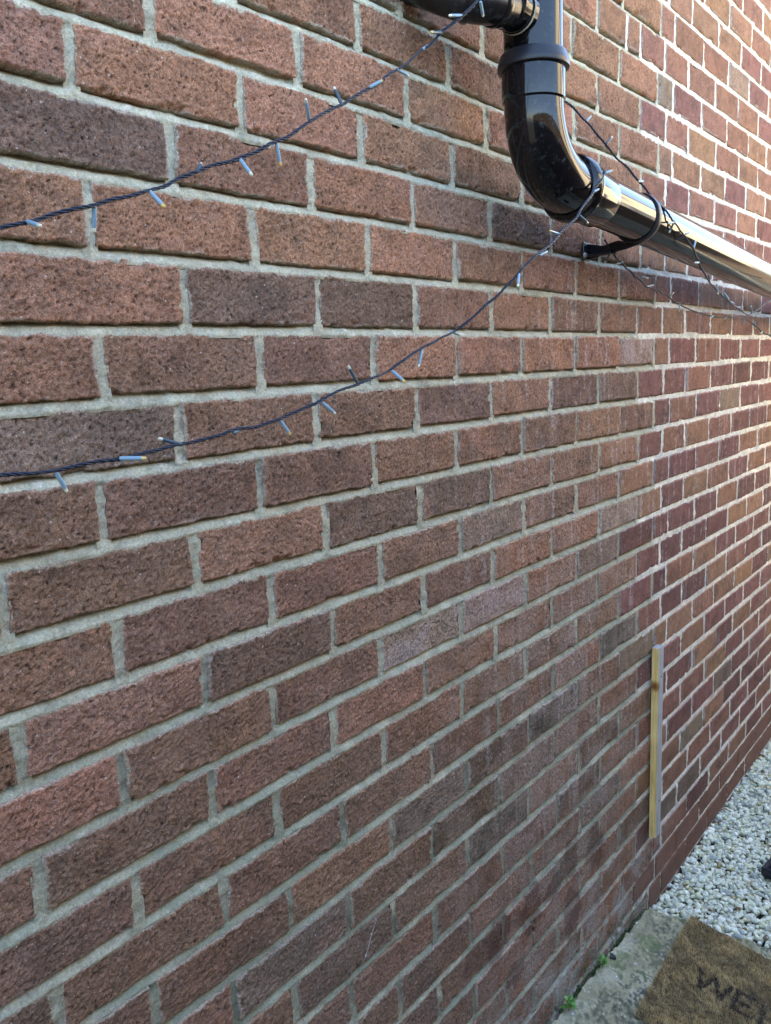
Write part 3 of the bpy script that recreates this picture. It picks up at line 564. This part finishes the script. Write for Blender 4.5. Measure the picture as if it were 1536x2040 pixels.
# ---------------- slab, gravel, ground ----------------
def slabz(X,Y): return .081-.08*(X-.857)+.10*Y
def slab_edge(Y): return 1.455+.20*np.abs(Y)   # far edge runs away from the wall
def grid_sheet(xs,ys): return np.meshgrid(xs,ys,indexing='ij')
sl_=Acc()
def slabpatch(u0,u1,y0,y1,res):
    nu=int((u1-u0)/res)+1;nv=int(abs(y1-y0)/res)+1
    U,Y=np.meshgrid(np.linspace(u0,u1,nu),np.linspace(y0,y1,nv),indexing='ij')
    ex=slab_edge(Y)+.004*samp(T30,Y,0*Y)+.003*samp(T8,Y,0*Y); X=-2.4+(U+2.4)/(1.455+2.4)*(ex+2.4)
    Z=slabz(X,Y)+.0022*samp(T30,X,Y,5,5)+.0012*samp(T8,X,Y)+.00045*samp(T2,X,Y,7,7)-.0008*ss(1,2,samp(TP,X,Y))
    e=ss(.022,0,ex-X);Z=Z-.02*e**2-.012*ss(.004,0,-Y-.0045+.0012*samp(T8,X,Y))
    n90=samp(T90,X,Y);n30=samp(T30,X,Y,60,60);n8=samp(T8,X,Y,9,90);n4=samp(T4,X,Y,19,9);n2=samp(T2,X,Y,1,1)
    C=np.ones(X.shape+(3,))*np.array((.33,.30,.18))*(1+.06*n8+.09*n30+.05*n2)[...,None]
    C=mixc(C,(.42,.40,.30),ss(.2,1.4,n30+.5*n8)*.45)
    C=mixc(C,(.10,.10,.065),ss(-.6,1.3,n90*.7+.55*n8+.5*n4+.6*ss(.05,.12,-Y)+.05)*.85*ss(.010,.05,-Y))
    C=mixc(C,(.055,.06,.045),ss(.4,1.9,n30*.6+.5*n8+.6*n4+.7*n2)*.85*ss(.04,.09,-Y))
    C=mixc(C,(.16,.20,.075),ss(.3,1.6,samp(T30,X,Y,400,4)+.6*n4)*.5)
    C=mixc(C,(.11,.12,.05),ss(.07,.01,ex-X)*ss(-.8,.8,n8+n4)*.75)
    C=mixc(C,(.05,.07,.025),ss(.008,.003,-Y+.002*n8)*.8)
    C=mixc(C,(.56,.55,.48),ss(2.1,2.5,samp(T4,X,Y,700,70))*.7)
    sl_.add(np.stack([X,Y,Z],-1).reshape(-1,3),grid_faces(nu,nv,True),np.clip(C*(1 if res<.01 else .7),.01,.8).reshape(-1,3))  # out-of-view patches darkened so they bounce less light onto the wall
slabpatch(.75,1.455,-.004,-.36,.0022)
slabpatch(-2.4,.75,-.004,-.36,.012)
slabpatch(-2.4,1.455,-.36,-1.52,.014)
so_=link('concrete_path',sl_.mesh('concrete_path'),M_SLAB);tag(so_,kind='structure')
bm=bmesh.new();v=[bm.verts.new(p) for p in ((-2.4,-1.7,-.1),(1.75,-1.7,-.1),(1.44,-.008,-.1),(-2.4,-.008,-.1))]
w=[bm.verts.new((p.co.x-.03*(p.co.x>0),p.co.y,slabz(p.co.x,p.co.y)-.02)) for p in v];bm.faces.new(w)
for i in range(4): bm.faces.new((v[i],v[(i+1)%4],w[(i+1)%4],w[i]))
bmesh.ops.recalc_face_normals(bm,faces=bm.faces);o=bmobj('path_edge',bm,simple('concrete_edge',(.16,.16,.12),.95).m,so_)
# soil
def soilmat():
    a=NT('soil');co=a.obj();n=a.noise(60,6,.7,co);a.l(a.ramp(n,[(.3,(.02,.018,.012)),(.7,(.07,.06,.04))]),a.b.inputs['Base Color']);a.b.inputs['Roughness'].default_value=1;a.bump(n,.004);return a.m
bm=bmesh.new();v=[bm.verts.new(p) for p in ((-40,-40,-.035),(60,-40,-.035),(60,20,-.035),(-40,20,-.035))];bm.faces.new(v)
g=bmobj('ground',bm,soilmat());tag(g,kind='structure')
# gravel: individually shaped chips
def icos(sub):
    b=bmesh.new();bmesh.ops.create_icosphere(b,subdivisions=sub,radius=1);V=np.array([v.co[:] for v in b.verts]);F=np.array([[v.index for v in f.verts] for f in b.faces]);b.free();return V,F
IV,IF=icos(2)
def chip(seed):
    g=np.random.default_rng(seed);V=IV.copy()
    for _ in range(14):      # cut flat facets
        n=g.normal(size=3);n/=np.linalg.norm(n);h=g.uniform(.48,.82);d=V@n-h;V=V-np.maximum(d,0)[:,None]*n
    return V*np.array([1,g.uniform(.62,.95),g.uniform(.42,.7)])
CH=[chip(50+i) for i in range(24)]
def gravel_field(name,n,xr,yr,zr,smin,smax,seed,keep):
    g=np.random.default_rng(seed);A=Acc();k=0
    for i in range(n):
        x=g.uniform(*xr);y=g.uniform(*yr)
        if not keep(x,y): continue
        s=g.uniform(smin,smax)*(1.25 if g.random()<.12 else 1)
        z=g.uniform(*zr)
        e=Matrix.Rotation(g.uniform(0,6.28),3,'Z')@Matrix.Rotation(g.normal(0,.35),3,'X')@Matrix.Rotation(g.normal(0,.35),3,'Y')
        V=CH[g.integers(24)]@(np.array(e).T*s)
        t=g.random()
        c=np.array((.76,.77,.70)) if t<.5 else np.array((.70,.71,.55)) if t<.68 else np.array((.82,.82,.79)) if t<.84 else np.array((.45,.48,.49)) if t<.94 else np.array((.46,.40,.24)) if t<.985 else np.array((.22,.13,.09))
        c=c*g.uniform(.82,1.08)*np.array((.96,.95,.80))
        A.add(V+[x,y,z],IF,np.ones((len(V),3))*c)
    me=A.mesh(name,3);return me
inx=lambda x,y: x>slab_edge(np.array(y))-.012+.012*math.sin(y*60) and not (1.83<x<2.2 and -.62<y<-.215 and False)
def zgrav(x,y): return 0
gm1=gravel_field('gravel',32000,(1.43,3.5),(-.9,-.004),(-.017,.004),.0062,.0130,3,inx)
go=link('gravel',gm1,M_GRAVEL,None,False);tag(go,'loose white and grey gravel chips beside the wall','gravel',kind='stuff')
gm2=gravel_field('far_gravel',22000,(1.43,6.5),(-2.4,-.01),(-.018,.002),.011,.017,4,lambda x,y:(x>3.45 or y<-.85) and x>slab_edge(np.array(y)))
for o_ in (link('outer_gravel',gm2,M_GRAVEL,go,False),): pass
# white chips strayed onto the slab
def stray(x,y,s,seed,label):
    V=CH[seed%24]*s+[0,0,s*.35];me=mesh_np('white_pebble',V,IF,np.ones((len(V),3))*.7,3);o=link('white_pebble',me,M_GRAVEL,None,False);o.location=(x,y,slabz(x,y));tag(o,label,'pebble','white pebbles strayed on the concrete');return o
stray(.922,-.030,.0052,1,'small white pebble on the concrete beside the nearer weed')
stray(1.112,-.054,.0038,5,'small white pebble on the concrete below the black scrap, towards the mat')
stray(1.345,-.012,.0042,9,'small white pebble on the concrete close to the gravel and the wall')
stray(1.29,-.020,.0034,12,'tiny white pebble on the concrete between gravel and black scrap, near the wall crack')
# black scrap
bm=bmesh.new()
pts=[(-.008,-.006),(.001,-.009),(.010,-.004),(.012,.003),(.004,.004),(.001,.010),(-.006,.007)]
va=[bm.verts.new((x*1.15,y*1.15,.0015+.0035*abs(x)/.012)) for x,y in pts];vb=[bm.verts.new((x*1.15,y*1.15,.0035+.004*abs(x)/.012)) for x,y in pts]
bm.faces.new(va[::-1]);bm.faces.new(vb)
for i in range(7): bm.faces.new((va[i],va[(i+1)%7],vb[(i+1)%7],vb[i]))
o=bmobj('plastic_scrap',bm,simple('dull_black',(.012,.012,.013),.5).m);o.location=(1.166,-.020,slabz(1.166,-.02));o.rotation_euler=(.1,.1,.7)
tag(o,'crumpled black scrap lying on the concrete near the farther weed','scrap')
# weeds
def leafmat():
    a=NT('leaf');co=a.obj();a.l(a.ramp(a.noise(160,3,.5,co),[(.3,(.055,.16,.020)),(.7,(.13,.30,.045))]),a.b.inputs['Base Color']);a.b.inputs['Roughness'].default_value=.45
    a.b.inputs['Subsurface Weight'].default_value=.0;a.b.inputs['Transmission Weight'].default_value=.0;return a.m
ML=leafmat()
def weed(x,y,s,seed,label):
    t=empty('weed',(x,y,slabz(x,y)-.004),label,'weed','weeds in the crack at the foot of the wall');g=np.random.default_rng(seed)
    tube('stem',[(x,y,slabz(x,y)-.006),(x-.001,y-.002,slabz(x,y)+.012*s),(x-.002,y-.004,slabz(x,y)+.024*s)],[.0012,.0010,.0007],ML,t,8)
    n=9
    for i in range(n):
        a=i*2.4+g.uniform(-.3,.3);L=s*g.uniform(.016,.026);w=L*.27;h=slabz(x,y)+s*(.006+.018*i/n);el=g.uniform(.1,.8)+.35*i/n
        V=[];F=[];m=7
        for j in range(m):
            q=j/(m-1);wd=w*math.sin(math.pi*min(1,q*.93+.07))**.8
            r=L*q;zz=math.sin(el)*r-.25*L*q*q
            for sgn in (-1,0,1):
                V.append((x+math.cos(a)*r*math.cos(el)-math.sin(a)*wd*sgn,y-.003-abs(math.sin(a))*0+math.sin(a)*r*math.cos(el)+math.cos(a)*wd*sgn,h+zz+abs(sgn)*wd*.35))
        for j in range(m-1):
            for c in (0,1): F.append((j*3+c,j*3+c+1,j*3+3+c+1,j*3+3+c))
        V=[(vx,min(vy,-.002),vz) for vx,vy,vz in V]
        me=bpy.data.meshes.new('leaf');me.from_pydata(V,[],F);o=link('leaf',me,ML,t);md=o.modifiers.new('thick','SOLIDIFY');md.thickness=.0004
weed(1.120,-.013,.85,3,'small green weed in the wall crack, the farther one beside the black scrap')
weed(.930,-.016,1.05,8,'green weed with broad leaves in the wall crack at the bottom edge, the nearer one')
# moss tufts along the crack
A=Acc();g=np.random.default_rng(12);V0,F0=icos(1)
for i in range(800):
    x=g.uniform(.7,1.47);
    if samp(T30,np.array([x]),np.array([.5]))[0]<g.normal(0,.6): continue
    y=-abs(g.normal(.001,.004))-.0005;s=g.uniform(.0008,.0026)
    A.add(V0*s*[1,1,.7]+[x,y,slabz(x,y)+g.uniform(-.009,.002)],F0,np.ones((len(V0),3))*np.array((.05,.085,.02))*g.uniform(.5,1.5))
mo=link('moss',A.mesh('moss',3),M_SLAB);tag(mo,'thin line of moss in the crack between wall and concrete','moss',kind='stuff')
# ---------------- doormat ----------------
A0=np.array([1.4794,-.1093]);B0=np.array([1.0170,-.1355]);C0=np.array([1.4465,-.3235])
eu=(C0-A0)/np.linalg.norm(C0-A0);ev=(B0-A0)/np.linalg.norm(B0-A0);LU,LV=.70,.463
mat=empty('doormat',(*(A0+eu*LU/2+ev*LV/2),slabz(1.2,-.45)),'brown coir doormat with black lettering WELCOME on the concrete by the gravel','doormat')
def mp(u,v,h=0):
    q=A0+eu*u+ev*v;return (q[0],q[1],slabz(q[0],q[1])+h)
bm=bmesh.new();lo=[bm.verts.new(mp(u,v,.001)) for u,v in ((0.003,.003),(LU-.003,.003),(LU-.003,LV-.003),(.003,LV-.003))];hi=[bm.verts.new(mp(u,v,.006)) for u,v in ((0.003,.003),(LU-.003,.003),(LU-.003,LV-.003),(.003,LV-.003))]
bm.faces.new(hi);bm.faces.new(lo[::-1])
for i in range(4): bm.faces.new((lo[i],lo[(i+1)%4],hi[(i+1)%4],hi[i]))
bmesh.ops.recalc_face_normals(bm,faces=bm.faces);bmobj('backing',bm,simple('backing',(.06,.04,.02),.9).m,mat)
# letter strokes in mat coordinates (u along the text, v down the letter)
ST=[]
def letter(u0,pts): ST.extend([((u0+a[0],a[1]),(u0+b[0],b[1])) for a,b in pts])
t,m_,b_=.190,.222,.257
letter(.083,[((0,t),(.018,b_)),((.018,b_),(.040,t)),((.040,t),(.062,b_)),((.062,b_),(.078,t))])
letter(.178,[((0,t-.002),(0,b_)),((0,t-.002),(.040,t-.006)),((0,m_),(.032,m_-.004)),((0,b_),(.040,b_-.006))])
letter(.240,[((0,t-.006),(.002,b_-.006)),((.002,b_-.006),(.038,b_-.012))])
cc=[(.040*math.cos(a)+.035,.222+.034*math.sin(a)) for a in np.linspace(.9,5.4,12)];letter(.30,list(zip(cc[:-1],cc[1:])))
cc=[(.030*math.cos(a)+.03,.222+.034*math.sin(a)) for a in np.linspace(0,6.283,15)];letter(.385,list(zip(cc[:-1],cc[1:])))
letter(.470,[((0,b_),(.006,t)),((.006,t),(.028,b_-.01)),((.028,b_-.01),(.050,t)),((.050,t),(.058,b_))])
letter(.550,[((0,t),(0,b_)),((0,t),(.040,t)),((0,m_),(.032,m_)),((0,b_),(.040,b_))])
ST=np.array(ST)
def dstroke(U,V):
    d=np.full(U.shape,9.)
    for (a,b) in ST:
        ab=b-a;tt=np.clip(((U-a[0])*ab[0]+(V-a[1])*ab[1])/(ab@ab),0,1);d=np.minimum(d,np.hypot(U-a[0]-tt*ab[0],V-a[1]-tt*ab[1]))
    return d
NF=150000
g=np.random.default_rng(77);U=g.uniform(0,LU,NF);Vv=g.uniform(0,LV,NF)
near=U<.30; sel=near|(g.random(NF)<.35);U=U[sel];Vv=Vv[sel];n=len(U)
ang=g.uniform(0,6.283,n);lean=np.abs(g.normal(0,.45,n));ht=g.uniform(.010,.0145,n)
clump=samp(T4,U,Vv,10,10);ht=ht*(1+.10*clump)*(1+.05*samp(T30,U,Vv));wd=g.uniform(.00028,.00050,n)
# fibres lean together in small tufts
ang=ang*.4+2.0*samp(T8,U,Vv,3,3)+.6
du=np.cos(ang)*np.sin(lean);dv=np.sin(ang)*np.sin(lean)
edge=np.minimum.reduce([U,Vv,LU-U,LV-Vv]);
d=dstroke(U,Vv)+.0014*samp(T4,U,Vv,90,9)
base=np.where((g.random(n)<.5)[:,None],np.array([[.46,.34,.16]]),np.array([[.60,.46,.235]]))*np.exp(g.normal(0,.28,n))[:,None]
base=base*(1+.12*samp(T30,U,Vv,8,8)+.10*samp(T8,U,Vv,8,8))[:,None]
ink=(d<.0060)&(g.random(n)<.80);base[ink]=np.array([.045,.042,.042])*g.uniform(.6,1.6,(ink.sum(),1))
def P3(u,v,h):
    q=A0+u[:,None]*eu+v[:,None]*ev;return np.c_[q,slabz(q[:,0],q[:,1])+h]
a2=g.uniform(0,6.283,n);wu=np.cos(a2)*wd;wv=np.sin(a2)*wd
p0=P3(U-wu,Vv-wv,.003);p1=P3(U+wu,Vv+wv,.003);p2=P3(U+wu*.7+du*ht*.6,Vv+wv*.7+dv*ht*.6,ht*np.cos(lean)*.62+.002);p3=P3(U-wu*.7+du*ht*.6,Vv-wv*.7+dv*ht*.6,ht*np.cos(lean)*.62+.002)
cv=g.normal(0,.15,n);p4=P3(U+du*ht+cv*ht*.3,Vv+dv*ht,ht*np.cos(lean)+.001)
VV=np.stack([p0,p1,p2,p3,p4],1).reshape(-1,3);k=np.arange(n)*5
F=np.concatenate([np.c_[k,k+1,k+2],np.c_[k,k+2,k+3],np.c_[k+3,k+2,k+4]])
CC=np.repeat(base,5,0)
link('coir_pile',mesh_np('coir_pile',VV,F,CC,3),vcol_mat('coir',.85,300,.1,.0001),mat,False)
# ---------------- black tray corner on the gravel ----------------
bm=bmesh.new();W_,D_,H_=.34,.24,.032
def ring(i,z): return [bm.verts.new((i,-i,z)),bm.verts.new((W_-i,-i,z)),bm.verts.new((W_-i,-D_+i,z)),bm.verts.new((i,-D_+i,z))]
rs=[ring(.006,0),ring(0,.010),ring(0,H_),ring(.006,H_+.001),ring(.012,H_-.004),ring(.016,.012)]
for a_,b_2 in zip(rs[:-1],rs[1:]):
    for i in range(4): bm.faces.new((a_[i],a_[(i+1)%4],b_2[(i+1)%4],b_2[i]))
bm.faces.new(rs[0]);bm.faces.new(rs[-1]);bmesh.ops.recalc_face_normals(bm,faces=bm.faces)
bmesh.ops.bevel(bm,geom=list(bm.edges),offset=.002,segments=2,affect='EDGES')
o=bmobj('plastic_tray',bm,plastic('tray_plastic',(.012,.014,.022),.35));o.location=(1.80,-.209,.004);o.rotation_euler=(0,0,math.radians(-8))
tag(o,'black plastic tray of which one corner shows on the white gravel at the right edge','tray')
# ---------------- across the passage: seen only as reflections in the pipe ----------------
def boards():
    a=NT('fence_timber');co=a.obj();mp_=a.n('ShaderNodeMapping');a.l(co,mp_.inputs[0]);mp_.inputs['Scale'].default_value=(1,1,.06)
    n=a.noise(60,4,.6,mp_.outputs[0]);a.l(a.ramp(n,[(.3,(.08,.052,.028)),(.7,(.15,.10,.055))]),a.b.inputs['Base Color']);a.b.inputs['Roughness'].default_value=.8;a.bump(n,.002);return a.m
MB=boards();fy=-1.55
fence=empty('wooden_fence',(3,fy,0),'sunlit timber fence opposite the wall, seen as a golden band reflected in the black pipe','fence')
bm=bmesh.new();x=-3.0
while x<2.7: box_bm(bm,(x,fy-.01+.008*(int(x*100)%2),1.08),(.142,.018,2.16)); x+=.148
bmobj('board_panel',bm,MB,fence)
bm=bmesh.new()
while x<9.6: box_bm(bm,(x,fy-.01+.008*(int(x*100)%2),.74),(.142,.018,1.48)); x+=.148  # lower unseen run, added to block low light from the far wall
bmobj('low_board_panel',bm,MB,fence)
for i in range(4):
    bm=bmesh.new();box_bm(bm,(-3+i*1.86,fy-.06,1.1),(.09,.09,2.2),0,.004);bmobj('post',bm,MB,fence)

# neighbour's rendered house wall, in full sun
nh=empty('neighbour_house',(5,-3.8,0),'sunlit cream rendered house opposite, seen only as warm reflections in the black pipe','house')
def render_mat():
    a=NT('cream_render');co=a.obj();n=a.noise(40,5,.6,co);a.l(a.ramp(n,[(.3,(.74,.58,.36)),(.7,(.84,.68,.43))]),a.b.inputs['Base Color']);a.b.inputs['Roughness'].default_value=.95;a.bump(n,.002);return a.m
bm=bmesh.new();box_bm(bm,(8.0,-3.95,2.4),(10,.3,4.8));bmobj('wall',bm,render_mat(),nh)
GL=simple('window_glass',(.03,.035,.04),.05).m;FR=simple('window_frame',(.75,.75,.73),.4).m
for wx in (5.4,8.6):
    for wz in (1.4,3.6):
        bm=bmesh.new()
        for (cx_,cz_,w_,h_) in ((wx-.56,wz,.08,1.2),(wx+.56,wz,.08,1.2),(wx,wz-.56,1.04,.08),(wx,wz+.56,1.04,.08),(wx,wz,.06,1.04)): box_bm(bm,(cx_,-3.77,cz_),(w_,.10,h_))
        f=bmobj('window',bm,FR,nh);bm=bmesh.new();box_bm(bm,(wx,-3.785,wz),(1.04,.02,1.04));bmobj('pane',bm,GL,f)
bm=bmesh.new();v=[bm.verts.new(p) for p in ((2.7,-3.6,4.75),(13.3,-3.6,4.75),(13.3,-7.2,6.5),(2.7,-7.2,6.5))];w=[bm.verts.new(p.co+Vector((0,0,.12))) for p in v]
bm.faces.new(v[::-1]);bm.faces.new(w)
for i in range(4): bm.faces.new((v[i],v[(i+1)%4],w[(i+1)%4],w[i]))
bmobj('roof',bm,simple('roof_tile',(.16,.08,.06),.8).m,nh)
